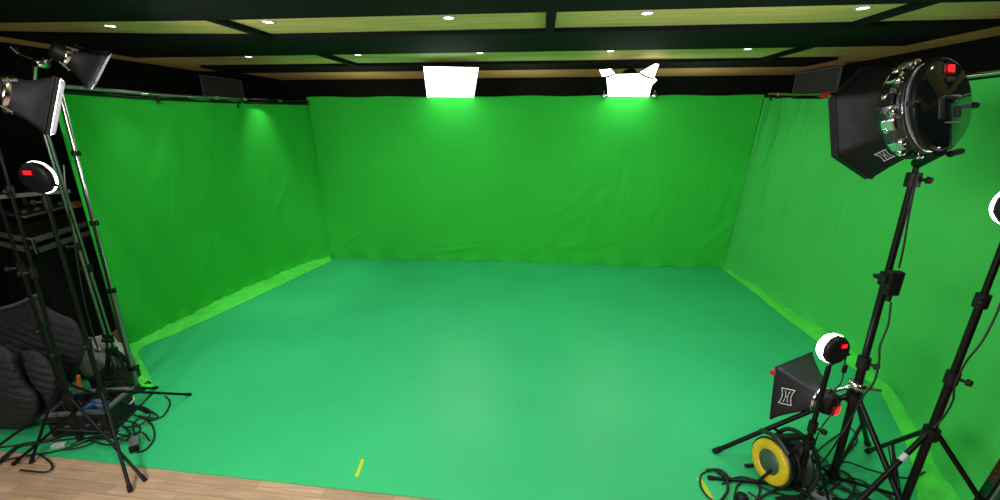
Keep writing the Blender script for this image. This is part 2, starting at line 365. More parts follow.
# ------------------------------------------------------------------ downlights
def downlight(x, y, label, group):
    t = thing('downlight', label, 'ceiling light', (x, y, ZC+0.035), group)
    P = V((x, y, ZC+0.035))
    MB().lathe(P, (0, 0, -1), [(0.0, 0.052), (0.006, 0.052), (0.010, 0.045), (0.008, 0.037), (0.001, 0.037)], 24).build('trim_ring', M['whitetrim'], t)
    MB().lathe(P, (0, 0, -1), [(0.001, 0.037), (0.004, 0.036), (0.007, 0.0)], 20).build('lens', M['lens'], t)
def spot(name, P, power, size=1.9, blend=0.6, col=(1, 0.97, 0.9), r=0.035):
    l = bpy.data.lights.new(name, 'SPOT'); l.energy = power; l.spot_size = size; l.spot_blend = blend; l.color = col; l.shadow_soft_size = r
    o = bpy.data.objects.new(name, l); C.objects.link(o); o.location = P; return o
names1 = ['lit recessed downlight in the nearer plywood strip above the clustered side softboxes', 'lit recessed downlight in the nearer plywood strip, just right of the first black divider', 'lit recessed downlight in the nearer plywood strip, above the square back softbox', 'lit recessed downlight in the nearer plywood strip, above the flapped back softbox', 'lit recessed downlight in the nearer plywood strip, above the hexagonal softbox']
names2 = ['small lit downlight in the farther plywood strip nearest the chrome post side', 'small lit downlight in the farther plywood strip just past the black divider', 'small lit downlight in the farther plywood strip beside the square back softbox', 'small lit downlight in the farther plywood strip above the flapped back softbox', 'small lit downlight in the farther plywood strip nearest the hexagonal softbox']
for i, x in enumerate((-3.43, -2.1, -0.7, 0.715, 2.12)):
    downlight(x, 3.335, names1[i], 'downlights in the nearer ceiling strip'); spot('downlight_lamp', (x if i else -3.2, 3.335, ZC-0.0), 14 if i else 32, 1.9 if i else 1.1, 0.8)
    downlight(x, 4.955, names2[i], 'downlights in the farther ceiling strip'); spot('downlight_lamp', (x if i else -3.22, 4.955, ZC-0.0), 14 if i else 65, 1.9 if i else 1.0, 0.8)
    spot('downlight_lamp', (x, 1.83, ZC-0.0), 19); spot('downlight_lamp', (x, 0.6, ZC-0.0), 16)

# ------------------------------------------------------------------ softboxes
def ring_basis(d):
    d = V(d).normalized(); u = (V((0, 0, 1))-d*d.z).normalized(); s = d.cross(u); return d, u, s
def logo_on(P, up, side, size, par):
    # outlined emblem: rectangle with inward curved flanks and two curved inner lines
    n_ = P  # (position, already lifted off the cloth)
    w, h = size*0.62, size; m = MB()
    def c(sx, off): return [P+side*(sx*(w/2-off-0.16*w*(1-(2*k/8-1)**2)))+up*(h*(k/8-0.5)) for k in range(9)]
    r = size*0.030
    m.tube(c(1, 0), r, 5); m.tube(c(-1, 0), r, 5)
    m.tube([c(1, 0)[0], c(-1, 0)[0]], r, 5); m.tube([c(1, 0)[-1], c(-1, 0)[-1]], r, 5)
    m.tube(c(1, w*0.26)[1:-1], r*0.8, 5); m.tube(c(-1, w*0.26)[1:-1], r*0.8, 5)
    m.tube([P-side*w*0.12, P+side*w*0.12], r*0.8, 5)
    o = m.build('logo', M['logo'], par); o['label'] = 'white outlined emblem'; return o
def softbox_shell(t, rim, rc, d, rr, m='blackcloth', sag=0.08, dm='diffuser', nv=10, lip=0.03):
    nC = len(rim); d, u, s = ring_basis(d); cen = sum(rim, V())/nC
    K = 10; N = nC*K
    rimpts = [lerp(rim[i//K], rim[(i//K+1) % nC], (i % K)/K) for i in range(N)]
    ang = []
    for p in rimpts:
        q = p-cen; ang.append(math.atan2(q.dot(s), q.dot(u)))
    ringpts = [rc+(u*math.cos(a)+s*math.sin(a))*rr for a in ang]
    vs = []; fs = []
    for j in range(nv+1):
        v = j/nv
        for i in range(N):
            p = lerp(rimpts[i], ringpts[i], v)
            q = p-(rc+(cen-rc)*(1-v)); f = 1-sag*math.sin(PI*v)*(0.4+0.6*math.sin(PI*(i % K)/K))
            vs.append(rc+(cen-rc)*(1-v)+q*f)
    for j in range(nv):
        for i in range(N): fs.append((j*N+i, j*N+(i+1) % N, (j+1)*N+(i+1) % N, (j+1)*N+i))
    # lip running forward past the diffuser
    vs2 = rimpts+[p+d*lip for p in rimpts]
    mb = MB().add(vs, fs, True).add(vs2, [(i, (i+1) % N, N+(i+1) % N, N+i) for i in range(N)], False)
    sh = mb.build('fabric_shell', M[m], t)
    MB().tube(rimpts+[rimpts[0]], 0.005, 6, False).build('piping', M[m], sh)
    inner = [cen+(p-cen)*0.985+d*0.004 for p in rimpts]
    MB().add([cen+d*0.012]+inner, [(0, i+1, (i+1) % N+1) for i in range(N)], True).build('diffuser', M[dm], t)
    return sh, cen
def digits(P, right, up, w, h, k, par, m='red'):
    # seven-segment figures as on the read-outs
    segs = {'a': (0, .5, 1), 'g': (0, 0, 1), 'd': (0, -.5, 1), 'f': (-.5, .25, 0), 'b': (.5, .25, 0), 'e': (-.5, -.25, 0), 'c': (.5, -.25, 0)}
    mb = MB(); dw = w/k
    nrm = right.cross(up)
    for i in range(k):
        ch = 'bc' if i == 0 and k > 2 else 'abcdefg'[:6]
        cx = P+right*(-w/2+dw*(i+0.5))
        for q in ch:
            x, y, hz = segs[q]
            mb.box(cx+right*x*dw*0.6+up*y*h*0.85, (dw*0.62 if hz else dw*0.2, h*0.16 if hz else h*0.42, 0.003), (right, up, nrm))
    return mb.build('read_out', M[m], par)

def ceiling_softbox(corners, label, flaps=False):
    rim = corners; cen = sum(rim, V())/4
    nrm = (rim[1]-rim[0]).cross(rim[2]-rim[1]).normalized()
    if nrm.y > 0: nrm = -nrm
    rc = cen-nrm*0.15
    t = thing('softbox_light', label, 'softbox', rc)
    sh, _ = softbox_shell(t, rim, rc, nrm, 0.09, 'greycloth', 0.05, 'diffuser', lip=0.004)
    MB().lathe(rc, -nrm, [(-0.02, 0.10), (0.0, 0.10), (0.01, 0.09), (0.035, 0.085), (0.04, 0.0)], 24).build('speed_ring', M['silver'], t)
    e = rc-nrm*0.02
    MB().tube([e, V((e.x, e.y+0.05, ZC-0.01))], 0.012, 8).box((e.x, e.y+0.05, ZC-0.006), (0.09, 0.09, 0.011)).build('ceiling_bracket', M['black'], t)
    return t, rim, nrm, sh
A = [at_y(423, 66, 5.4), at_y(479, 67, 5.4), at_y(474, 97.5, 6.03), at_y(427, 97.5, 6.03)]
ceiling_softbox(A, 'glowing white square softbox above the back backdrop, without flaps')
A = [at_y(606, 74, 5.42), at_y(655, 73, 5.42), at_y(649, 97.5, 6.03), at_y(608, 97.5, 6.03)]
t, rim, nrm, sh = ceiling_softbox(A, 'glowing white softbox with loose corner flaps above the back backdrop')
def flap(pts, par):
    m = MB(); m.add(pts, [tuple(range(len(pts)))]); m.add([p+V((0, 0.006, 0.002)) for p in pts], [tuple(range(len(pts)))])
    return m.build('flap', M['diffuser'], par)
flap([at_y(599.5, 70, 5.36), at_y(611, 69, 5.36), at_y(615, 73.5, 5.38), at_y(603, 78, 5.38)], t)
flap([at_y(640, 72.5, 5.37), at_y(655, 64, 5.33), at_y(659, 64.5, 5.33), at_y(654, 77.5, 5.38), at_y(650, 77, 5.38)], t)
flap([at_y(654, 77.5, 5.47), at_y(657, 80, 5.47), at_y(651, 86, 5.6), at_y(648, 84, 5.6)], t)
MB().tube([at_y(602, 77.5, 5.355), at_y(610, 76.2, 5.36), at_y(617, 73, 5.365)], 0.010, 6).build('piping', M['greycloth'], t)
MB().tube(spline([at_y(640, 73.5, 5.355), at_y(646, 76.5, 5.35), at_y(654, 79, 5.355)], 5), 0.010, 6).build('piping', M['greycloth'], t)
for px in (604, 654.5):
    P = at_y(px, 96, 5.96)
    MB().lathe(P, (0, -1, 0), [(-0.02, 0.0), (-0.02, 0.035), (0.02, 0.035), (0.03, 0.02), (0.03, 0)], 14).tube([P, P+V((0, 0.02, 0.07))], 0.012, 6).build('clip', M['chrome'], t)

# ------------------------------------------------------------------ tripod light stands
def light_stand(label, base, top, hub_t, feet, r=0.016, collars=(0.3, 0.62), style='normal', m='black', sticker=False, splits=None, brace=True):
    base, top = V(base), V(top); t = thing('light_stand', label, 'light stand', (base.x, base.y, 0)); d = (top-base).normalized()
    hub = lerp(base, top, hub_t); zlow = 0.10 if style == 'normal' else 0.045
    low = lerp(base, top, zlow/max(top.z, 0.1)); mm = M[m]
    k = list(collars); segs = [low]+[lerp(base, top, x) for x in k]+[top]
    for i in range(len(segs)-1):
        MB().tube([segs[i]-d*(0.0 if i == 0 else 0.03), segs[i+1]], r*(1-0.14*i), 12).build('pole', mm, t)
    for j, x in enumerate(k):
        P = lerp(base, top, x); c = MB().tube([P-d*0.035, P+d*0.028], r*1.5, 12).build('collar', M['blackplastic'], t)
        sd = V((0.6, -0.8, 0)) if j % 2 == 0 else V((-0.75, -0.65, 0))
        MB().tube([P, P+sd*0.055], 0.008, 8).lathe(P+sd*0.045, sd, [(0, 0), (0, 0.017), (0.02, 0.014), (0.022, 0)], 10).build('knob', M['blackplastic'], c)
    MB().tube([hub-d*0.03, hub+d*0.03], r*1.9, 12).build('hub', M['blackplastic'], t)
    MB().tube([low-d*0.02, low+d*0.03], r*1.6, 12).build('lower_collar', M['blackplastic'], t)
    for i, f in enumerate(feet):
        f = V((f[0], f[1], 0.014)); o_ = (V((f.x-base.x, f.y-base.y, 0))).normalized()
        if style == 'normal': a = hub+o_*r*1.6; mid = lerp(a, f, 0.52); e = low+o_*r
        else: a = low+o_*r*1.4; mid = lerp(a, f, 0.42); e = hub+o_*r*1.4
        lg = MB().tube([a, f], r*0.72, 10).build('leg', M['black'], t)
        MB().tube([lerp(f, a, 0.05), f-(a-f).normalized()*0.008], r*0.95, 10).build('rubber_foot', M['rubber'], lg)
        if sticker and i == 1:
            P0, P1 = lerp(a, f, 0.165), lerp(a, f, 0.215)
            MB().tube([P0, P1], r*0.745, 10).build('sticker', M['logo'], lg)['label'] = 'white printed sticker'
        if brace: MB().tube([mid, e], r*0.5, 8).build('brace', mm, t)
    return t
def t_row(base, top, py):
    a, b = 0.0, 1.0
    for _ in range(40):
        m_ = (a+b)/2
        if proj(lerp(V(base), V(top), m_))[1] > py: a = m_
        else: b = m_
    return a
def tri(b, r, a): return [(b[0]+r*math.cos(math.radians(a+k*120)), b[1]+r*math.sin(math.radians(a+k*120))) for k in range(3)]

# --- hexagonal softbox and its big stand
b1 = V((1.76, 2.09, 0)); t1 = at_y(917.5, 163, 2.09)
light_stand('tall black tripod stand carrying the big hexagonal softbox', b1, t1, 0.335, tri(b1, 0.61, 159), 0.0195, (t_row(b1, t1, 362), t_row(b1, t1, 278), t_row(b1, t1, 179)))
# power brick on the pole
P = at_y(893, 283, 2.05)
t = thing('power_brick', 'black power brick strapped to the tall stand of the hexagonal softbox', 'power adapter', P)
MB().box(P, (0.062, 0.04, 0.125), bev=0.008).build('casing', M['blackplastic'], t)
MB().box(P+V((-0.02, 0.025, 0.02)), (0.085, 0.05, 0.02), bev=0.004).build('strap', M['rubber'], t)
MB().tube([P+V((0, 0, -0.06)), P+V((0, 0, -0.095))], 0.012, 8).build('plug', M['blackplastic'], t)
yw, pt = math.radians(-25), math.radians(-13)
d = V((math.sin(yw)*math.cos(pt), math.cos(yw)*math.cos(pt), math.sin(pt)))
RC = at_y(913, 111, 2.04); d, u, s = ring_basis(d)
t = thing('softbox_light', 'big black hexagonal softbox with round silver and glass back on the tall stand', 'softbox', RC)
cen = RC+d*0.18+R*0.022-U*0.01
hexr = [cen+(u*math.cos(a)+s*math.sin(a))*0.262 for a in [math.radians(60*k-4) for k in range(6)]]
sh, _ = softbox_shell(t, hexr, RC, d, 0.185, 'blackcloth', 0.05, 'diffuser_big')
# emblem on the lower face that looks to the camera
best = None
for i in range(6):
    px = proj((hexr[i]+hexr[(i+1) % 6])/2)
    q = abs(px[0]-850)+abs(px[1]-161)
    if best is None or q < best[0]: best = (q, i)
i = best[1]; a_, b_ = hexr[i], hexr[(i+1) % 6]
if proj(a_)[1] > proj(b_)[1]: a_, b_ = b_, a_          # a_ upper, b_ lower
mid = (a_+b_)/2; qd = RC-cen
ctr = RC+(mid-cen).normalized()*0.185*0.866
upv = (a_-b_).normalized(); P = lerp(mid, ctr, 0.64); nn = upv.cross((ctr-mid).normalized())
if nn.dot(CAM-P) < 0: nn = -nn
gd = (ctr-mid).normalized()
logo_on(P+nn*0.010, upv, gd, 0.07, sh)
# ring with tabs
MB().lathe(RC, -d, [(-0.03, 0.188), (0.0, 0.196), (0.02, 0.196), (0.035, 0.186), (0.05, 0.182)], 48).build('speed_ring', M['darkmetal'], t)
for k in range(18):
    a = 2*PI*k/18+0.1; e_ = RC+(u*math.cos(a)+s*math.sin(a))*0.19-d*0.03*(k % 2)
    MB().lathe(e_, u*math.cos(a)+s*math.sin(a)-d*0.5, [(0, 0.018), (0.012, 0.016), (0.02, 0.009), (0.022, 0)], 14).build('ring_glint_dome', M['silver'], t)  # silver domes added so the ring catches sparkling highlights
for k in range(12):
    a = 2*PI*k/12+0.2; o_ = u*math.cos(a)+s*math.sin(a); tn = d.cross(o_)
    MB().box(RC+o_*0.196-d*0.012, (0.05, 0.02, 0.05), (tn, o_, d), bev=0.007).build('ring_tab', M['silver' if k % 3 else 'black'], t)
HB = MB().lathe(RC-d*0.04, -d, [(0, 0.17), (0.015, 0.178), (0.035, 0.186), (0.05, 0.192), (0.058, 0.190), (0.065, 0.182)], 48).build('housing', M['black'], t)
MB().lathe(RC-d*0.04, -d, [(0.004, 0.183), (0.010, 0.192), (0.020, 0.194), (0.026, 0.188)], 48).build('housing_rim', M['darkmetal'], t)
BK = RC-d*0.105
bk = MB().lathe(BK, -d, [(-0.004, 0.183), (0.0, 0.18), (0.006, 0.172), (0.007, 0.0)], 48).build('back_cover', M['glossyback'], t)
rt = -s if (-s).dot(R) > 0 else s
dp = BK-d*0.009+u*0.138
MB().box(dp+rt*0.0, (0.066, 0.036, 0.006), (rt, u, d), bev=0.002).build('display', M['reddim'], t)
digits(dp-d*0.005, rt, u, 0.052, 0.028, 3, t)
MB().box(BK-d*0.01+u*0.095+rt*0.01, (0.05, 0.02, 0.012), (rt, u, d), bev=0.004).build('button', M['blackplastic'], t)
# controls and sockets on the back cover
for (x, y, w, h, mm) in ((-0.05, -0.02, 0.03, 0.085, 'blackplastic'), (0.05, 0.03, 0.06, 0.012, 'greyplastic'), (0.01, 0.025, 0.10, 0.014, 'blackplastic'), (0.07, -0.03, 0.022, 0.045, 'blackplastic'), (0.03, -0.075, 0.09, 0.006, 'adaptor')):
    MB().box(BK-d*0.009+rt*x+u*y, (w, h, 0.01), (rt, u, d), bev=0.003).build('control', M[mm], t)
for sgn in (-1, 1):
    MB().tube([RC-d*0.1+rt*sgn*0.19, RC-d*0.1+rt*sgn*0.225], 0.014, 10).build('tilt_knob', M['black'], t)
P = RC-d*0.095-u*0.2
MB().tube([P+rt*0.06, P+rt*0.13+V((0, 0, 0.01))], 0.014, 10).build('tilt_lever', M['black'], t)
MB().tube([t1-V((0, 0, 0.0)), RC-d*0.09-u*0.185], 0.024, 12).build('mount', M['black'], t)

# --- second stand at the right edge with a round light
b2 = V((1.93, 1.85, 0)); t2 = at_y(1012, 222, 1.85)
fa, fb, fc = at_z(867, 453), at_z(806, 556), at_z(1030, 580)
light_stand('black tripod stand at the edge of the photo with a white sticker on one leg', b2, t2, 0.37, [fa, fb, fc], 0.017, (t_row(b2, t2, 377), t_row(b2, t2, 300)), sticker=True)
# --- small stand in front
b3 = at_z(795, 492); t3 = at_y(829, 366, b3.y)
light_stand('short black stand with flat legs carrying the small round light by the cable reel', b3, t3, 0.42, tri(b3, 0.47, math.degrees(math.atan2((at_z(712, 480)-b3).y, (at_z(712, 480)-b3).x))), 0.0145, (0.55,), style='flat')

# ------------------------------------------------------------------ round LED lights
def round_light(label, P, d, r, stand_top, ndig=3, disp=(0.0, 0.35), dsize=(0.55, 0.28), dm='halo', dome=1.0):
    P = V(P); d, u, s = ring_basis(d); t = thing('round_light', label, 'round light', P)
    rt = s if s.dot(R) > 0 else -s
    th = r*0.42
    MB().lathe(P, -d, [(0.0, r), (th*0.5, r*0.99), (th*0.85, r*0.9), (th, r*0.7), (th*1.05, 0)], 40).build('housing', M['blackplastic'], t)
    MB().lathe(P, d, [(-0.004, r*1.0), (0.0, r*1.04), (dome*r*0.3, r*1.02), (dome*r*0.52, r*0.88), (dome*r*0.66, r*0.5), (dome*r*0.70, 0)], 40).build('diffuser', M[dm], t)
    for k in range(10):
        a = 2*PI*k/10; o_ = u*math.cos(a)+s*math.sin(a)
        MB().box(P+o_*r*0.99-d*th*0.25, (r*0.2, r*0.05, th*0.3), (d.cross(o_), o_, d)).build('vent', M['blackplastic'], t)
    q = P-d*th*1.07+rt*disp[0]*r+u*disp[1]*r
    MB().box(q, (dsize[0]*r, dsize[1]*r, 0.006), (rt, u, d)).build('display', M['reddim'], t)
    digits(q-d*0.005, rt, u, dsize[0]*r*0.85, dsize[1]*r*0.85, ndig, t)
    MB().tube([P-u*r*0.95-d*th*0.4, V(stand_top)], r*0.10, 10).build('mount', M['blackplastic'], t)
    e = P-u*r*0.45+rt*r*0.95-d*th*0.5
    MB().tube([e-rt*r*0.15, e+rt*r*0.18], r*0.1, 8).build('knob', M['blackplastic'], t)
    return t
P = at_y(834, 349, b3.y)
round_light('small round glowing light with red read-out above the cable reel', P, (-0.32, 0.95, -0.06), 0.076, t3, 2, (0.18, 0.42), (0.5, 0.3))
P = at_y(1020, 206, 1.85)
round_light('round glowing light cut off by the photo edge', P, (0.2, 1.0, 0.0), 0.085, t2, 2, dome=0.5)

# ------------------------------------------------------------------ small square softbox clamped to the big stand
N_ = at_y(776.5, 367.5, 2.2); Fc = at_z(812, 352.5, N_.z); hv = (Fc-N_); hv = hv.normalized()*0.36; Fc = N_+hv
dn = V((0.02, -0.02, -0.335))
rim = [N_, Fc, Fc+dn, N_+dn]; cen = sum(rim, V())/4
d = V((-hv.y, hv.x, 0)).normalized()
if d.y < 0: d = -d
RC2 = cen-d*0.17+V((-0.025, 0, 0.02)); t = thing('softbox_light', 'small black box softbox lying low beside the cable reel', 'softbox', RC2)
sh, _ = softbox_shell(t, rim, RC2, d, 0.085, 'smallcloth', 0.12, 'diffuser_low', lip=0.008)
# emblem on near side face
mid = (N_+N_+dn)/2; ctr = RC2+((mid-cen).normalized())*0.075
gd = (ctr-mid).normalized(); upv = V((0, 0, 1)); nn = upv.cross(gd)
if nn.dot(CAM-mid) < 0: nn = -nn
logo_on(lerp(mid, ctr, 0.36)+nn*0.0-hv.normalized()*0.004+V((0, 0, 0.0)), upv, gd, 0.10, sh)
MB().box(N_+V((-0.006, 0.0, -0.035))+d*0.006, (0.026, 0.02, 0.028), bev=0.004).build('pull_tab', M['redcap'], t)['label'] = 'red pull tab'
MB().lathe(RC2, -d, [(-0.03, 0.078), (0, 0.084), (0.015, 0.084), (0.02, 0.07)], 28).build('speed_ring', M['silver'], t)
hs = MB().lathe(RC2, -d, [(0.01, 0.072), (0.04, 0.07), (0.07, 0.062), (0.08, 0.05), (0.083, 0)], 28).build('housing', M['blackplastic'], t)
q = at_y(828, 406, 1.98)
dd, uu, ss = ring_basis(d); rt2 = ss if ss.dot(R) > 0 else -ss
q = RC2-d*0.085-uu*0.02
MB().box(q, (0.065, 0.055, 0.012), (rt2, uu, d), bev=0.003).build('display', M['reddim'], t)
digits(q-d*0.009, rt2, uu, 0.05, 0.045, 2, t)
cl_ = pole_pt(b1, t1, 0.375)
e = RC2+V((0.05, -0.02, 0.07))
MB().tube([RC2+V((0, 0, 0.075))-d*0.03, e, cl_+V((-0.03, -0.02, 0.01))], 0.011, 8).build('clamp_arm', M['silver'], t)
MB().lathe(cl_, (0, 0, 1), [(-0.02, 0.023), (-0.02, 0.04), (0.02, 0.04), (0.02, 0.023)], 18).tube([cl_+V((0, -0.02, 0)), cl_+V((0.09, -0.04, 0.0))], 0.009, 8).build('clamp', M['silver'], t)

# ------------------------------------------------------------------ cable reel
P = at_y(770, 470, 2.0); ax = V((-0.95, -0.27, 0.10)).normalized()
base = at_z(783, 499)
P = V((base.x+0.02, base.y+0.125, 0.152))
t = thing('cable_reel', 'black cable reel with a yellow ring face on the green floor', 'cable reel', (P.x, P.y, 0))
FP = P+ax*0.075
MB().lathe(FP, ax, [(-0.02, 0.125), (-0.005, 0.128), (0.006, 0.124), (0.012, 0.116), (0.012, 0.078), (0.004, 0.070)], 40).build('face_ring', M['yellow'], t)['label'] = 'yellow ring face'
MB().lathe(FP, ax, [(0.0, 0.074), (0.004, 0.072), (0.006, 0.05), (0.012, 0.045), (0.013, 0)], 32).build('hub_cover', M['reelhub'], t)
MB().lathe(P, ax, [(-0.09, 0), (-0.09, 0.14), (-0.082, 0.142), (-0.075, 0.14), (-0.07, 0.1), (0.05, 0.1), (0.055, 0.138), (0.062, 0.140), (0.07, 0.137), (0.07, 0.0)], 40).build('drum', M['reelblack'], t)
dx, ux, sx = ring_basis(ax)
fr = MB()
for k in (-0.098, 0.088):
    loop = [P+ax*k+sx*x+ux*y for x, y in ((-0.12, -0.15), (-0.15, 0.02), (-0.10, 0.14), (0.0, 0.175), (0.10, 0.14), (0.15, 0.02), (0.12, -0.15))]
    if k > 0: loop = loop[2:5]
    fr.tube(spline(loop, 5), 0.013, 8)
fr.tube([P-ax*0.098+ux*0.172, P+ax*0.088+ux*0.172], 0.02, 10)
fr.tube([P-ax*0.1-sx*0.12-ux*0.145, P+ax*0.09-sx*0.12-ux*0.145], 0.012, 8).tube([P-ax*0.1+sx*0.12-ux*0.145, P+ax*0.09+sx*0.12-ux*0.145], 0.012, 8)
fr.build('frame', M['reelblack'], t)
rr = random.Random(2)
MB().tube([P+ax*(-0.06+0.1*(0.5-0.5*math.cos(k*0.08)))+(ux*math.cos(k*0.45)+sx*math.sin(k*0.45))*(0.108+0.004*math.sin(k)) for k in range(120)], 0.006, 6).build('wound_cable', M['cable'], t)

# ------------------------------------------------------------------ left group
bP2 = V((-2.775, 1.995, 0)); tP2 = at_y(44, 193, 2.1)
light_stand('black tripod stand with legs on the wood floor, under the round light with red bar', bP2, tP2, 0.235, [(-2.709, 2.522), (-2.335, 1.668), (-3.254, 1.779)], 0.0130, (0.44, 0.97))
bP1 = V((-2.95, 1.93, 0)); tP1 = at_y(-4, 140, 2.05)
light_stand('black tripod stand passing in front of the quilted chair middle', bP1, tP1, 0.2, [(-2.32, 1.745), (-3.45, 1.50), (-3.05, 2.58)], 0.0118, (0.36, 0.62, 0.86))
bP0 = V((-3.17, 2.07, 0)); tP0 = at_y(-28, 122, 2.0)
light_stand('black tripod stand nearest the photo edge, holding the lower side softbox', bP0, tP0, 0.2, [(-3.16, 1.80), (-3.45, 2.2), (-2.85, 2.3)], 0.0118, (0.40, 0.60))
P = at_y(39.5, 177.5, 2.08)
round_light('round light with red bar read-out beside the chrome poles', P, (-0.1, 0.97, 0.05), 0.088, tP2, 4, (-0.15, 0.38), (0.7, 0.3), dome=0.35)
# two chrome poles
for (q0, q1, y1, lab, cs) in (((119, 383), (34, 100), 2.5, 'slim dull chrome stand between the black stands and the backdrop post, nearer the chair', (0.2, 0.55)), ((124, 381), (46, 128), 2.62, 'slim dull chrome stand right beside the tall backdrop post', (0.2, 0.5))):
    b = at_z(*q0); tp = at_y(*q1, y1)
    light_stand(lab, b, tp, 0.14, tri(b, 0.15, 40 if y1 == 2.5 else 100), 0.0125, cs, m='dullchrome', brace=False)

def square_softbox(label, cen, d, half, depth, rr_, roll=0.0, dm='diffuser_side', m='blackcloth', sag=0.1, arm=None):
    d, u, s = ring_basis(d); cen = V(cen)
    u2 = u*math.cos(roll)+s*math.sin(roll); s2 = d.cross(u2)
    rim = [cen+(u2*a+s2*b)*half for a, b in ((1, 1), (1, -1), (-1, -1), (-1, 1))]
    rc = cen-d*depth; t = thing('softbox_light', label, 'softbox', rc)
    sh, _ = softbox_shell(t, rim, rc, d, rr_, m, sag, dm, lip=0.022)
    MB().lathe(rc, -d, [(-0.02, rr_), (0, rr_*1.12), (0.015, rr_*1.12), (0.02, rr_*0.9)], 28).build('speed_ring', M['silver'], t)
    MB().lathe(rc, -d, [(0.01, rr_*0.95), (0.06, rr_*0.9), (0.08, rr_*0.7), (0.084, 0)], 28).build('housing', M['blackplastic'], t)
    for k in range(4):
        a = PI/4+k*PI/2+roll; o_ = u*math.cos(a)+s*math.sin(a)
        MB().tube([rc+o_*rr_*1.0-d*0.02, rc+o_*rr_*1.35+d*0.03], 0.010, 8).build('rod_tip', M['silver'], t)
    if arm: MB().tube([rc-d*0.04]+[V(a) for a in arm], 0.012, 8).build('mount_arm', M['chrome'], t)
    return t
c1 = at_y(52, 106, 2.05)
square_softbox('black side softbox seen edge on at the photo edge, below another softbox', c1, (0.64, 0.70, -0.34), 0.145, 0.145, 0.085, 0.0, arm=[tP0+V((0, 0, 0.03))])
c2 = at_y(97, 69, 2.55)
t = square_softbox('black softbox tilted down above the chrome post with a bright white edge', c2, (0.58, 0.62, -0.52), 0.115, 0.125, 0.07, 0.25, m='greycloth', arm=[at_y(48, 60, 2.5), at_y(35, 66, 2.5), at_y(33, 98, 2.5)])
P = at_y(41, 63, 2.5)
MB().lathe(P, (0.3, -1, 0), [(-0.03, 0), (-0.03, 0.03), (0.03, 0.03), (0.035, 0)], 14).tube([P, P+V((-0.10, -0.03, 0.05))], 0.010, 8).tube([P+V((-0.1, -0.03, 0.05)), P+V((-0.12, -0.04, 0.085))], 0.014, 8).build('bracket', M['chrome'], t)

# quilted chair
def quilt(p, n_, u, v, fu, fv, amp):
    a = (u*fu+v*fv) % 1.0; b = (u*fu*0.25-v*fv*0.9) % 1.0
    return p+n_*amp*(math.sqrt(max(0, math.sin(PI*a)))*0.8+0.3*math.sqrt(max(0, math.sin(PI*b))))
t = thing('quilted_chair', 'dark grey quilted padded chair behind the black tripod stands', 'chair', (-3.75, 2.35, 0))
def lobe(cpts, rad, ax_side, ax_up, name, fu, fv, amp, nu=64, nv=48):
    pass
def pad(cen, ex, ey, ez, hx, hy, hz, fu, fv, amp, name, e=0.55, nu=96, nv=64, m='quilt'):
    def f(u, v):
        th = 2*PI*u; ph = PI*(v-0.5)
        def se(w, q): return math.copysign(abs(w)**q, w)
        x = se(math.cos(ph), e)*se(math.cos(th), e); y = se(math.cos(ph), e)*se(math.sin(th), e); z = se(math.sin(ph), e)
        p = cen+ex*hx*x+ey*hy*y+ez*hz*z; n_ = (ex*x/hx+ey*y/hy+ez*z/hz).normalized()
        a = (x*fu+z*fv)*1.0; a = abs((a % 1.0)*2-1); b2 = abs(((x*fu*0.8-z*fv*0.35) % 1.0)*2-1)
        return p+n_*amp*((1-a**3)+0.25*(1-b2**4))
    return MB().grid(f, nu, nv).build(name, M[m], t)
def cushion(poly, y, thick, name, fu, fv, amp, ntheta=150, nr=26):
    P2 = [at_y(px, py, y) for px, py in poly]; P2 = spline(P2+[P2[0]], 6)
    c = sum(P2[:-1], V())/(len(P2)-1); nrm = V((0.72, -0.69, 0.05)).normalized(); sx_ = V((0.69, 0.72, 0))
    def face(sg):
        def f(u, v):
            q = path_at(P2, u); p = lerp(c, q, v); a_, b_ = (p-c).dot(V((1, 0, 0))), p.z
            w = math.sqrt(max(0, 1-v**2.6))
            st = abs(((a_*fu+b_*fv) % 1.0)*2-1); s2 = abs(((a_*fu*0.5-b_*fv*0.45) % 1.0)*2-1)
            return p+nrm*sg*(thick*w+amp*w*((1-st**4)+0.35*(1-s2**5)))
        return f
    m_ = MB().grid(face(1), ntheta, nr).grid(face(-1), ntheta//2, 6)
    return m_.build(name, M['quilt'], t)
cushion([(-18, 312), (0, 307), (20, 301), (36, 295), (46, 306), (60, 314), (75, 321), (83, 338), (85, 352), (78, 370), (68, 388), (40, 402), (0, 402), (-18, 395)], 2.42, 0.08, 'backrest', 5.5, 15, 0.02)
cushion([(20, 352), (34, 350), (48, 360), (58, 376), (60, 392), (54, 408), (44, 416), (28, 420), (14, 408), (12, 376)], 2.14, 0.07, 'armrest', 5.5, 17, 0.016)
cushion([(-18, 338), (0, 345), (12, 353), (20, 369), (28, 384), (38, 395), (40, 408), (34, 420), (24, 427), (6, 428), (-18, 420)], 2.05, 0.07, 'seat_cushion', 4, 17, 0.018)
MB().tube(spline([at_y(-8, 310, 2.30), at_y(14, 305, 2.33), at_y(37, 294.5, 2.37)], 5), 0.010, 8).build('piping', M['greyplastic'], t)
MB().box((-3.92, 2.3, 0.13), (0.42, 0.26, 0.26), bev=0.05).build('base', M['quilt'], t)

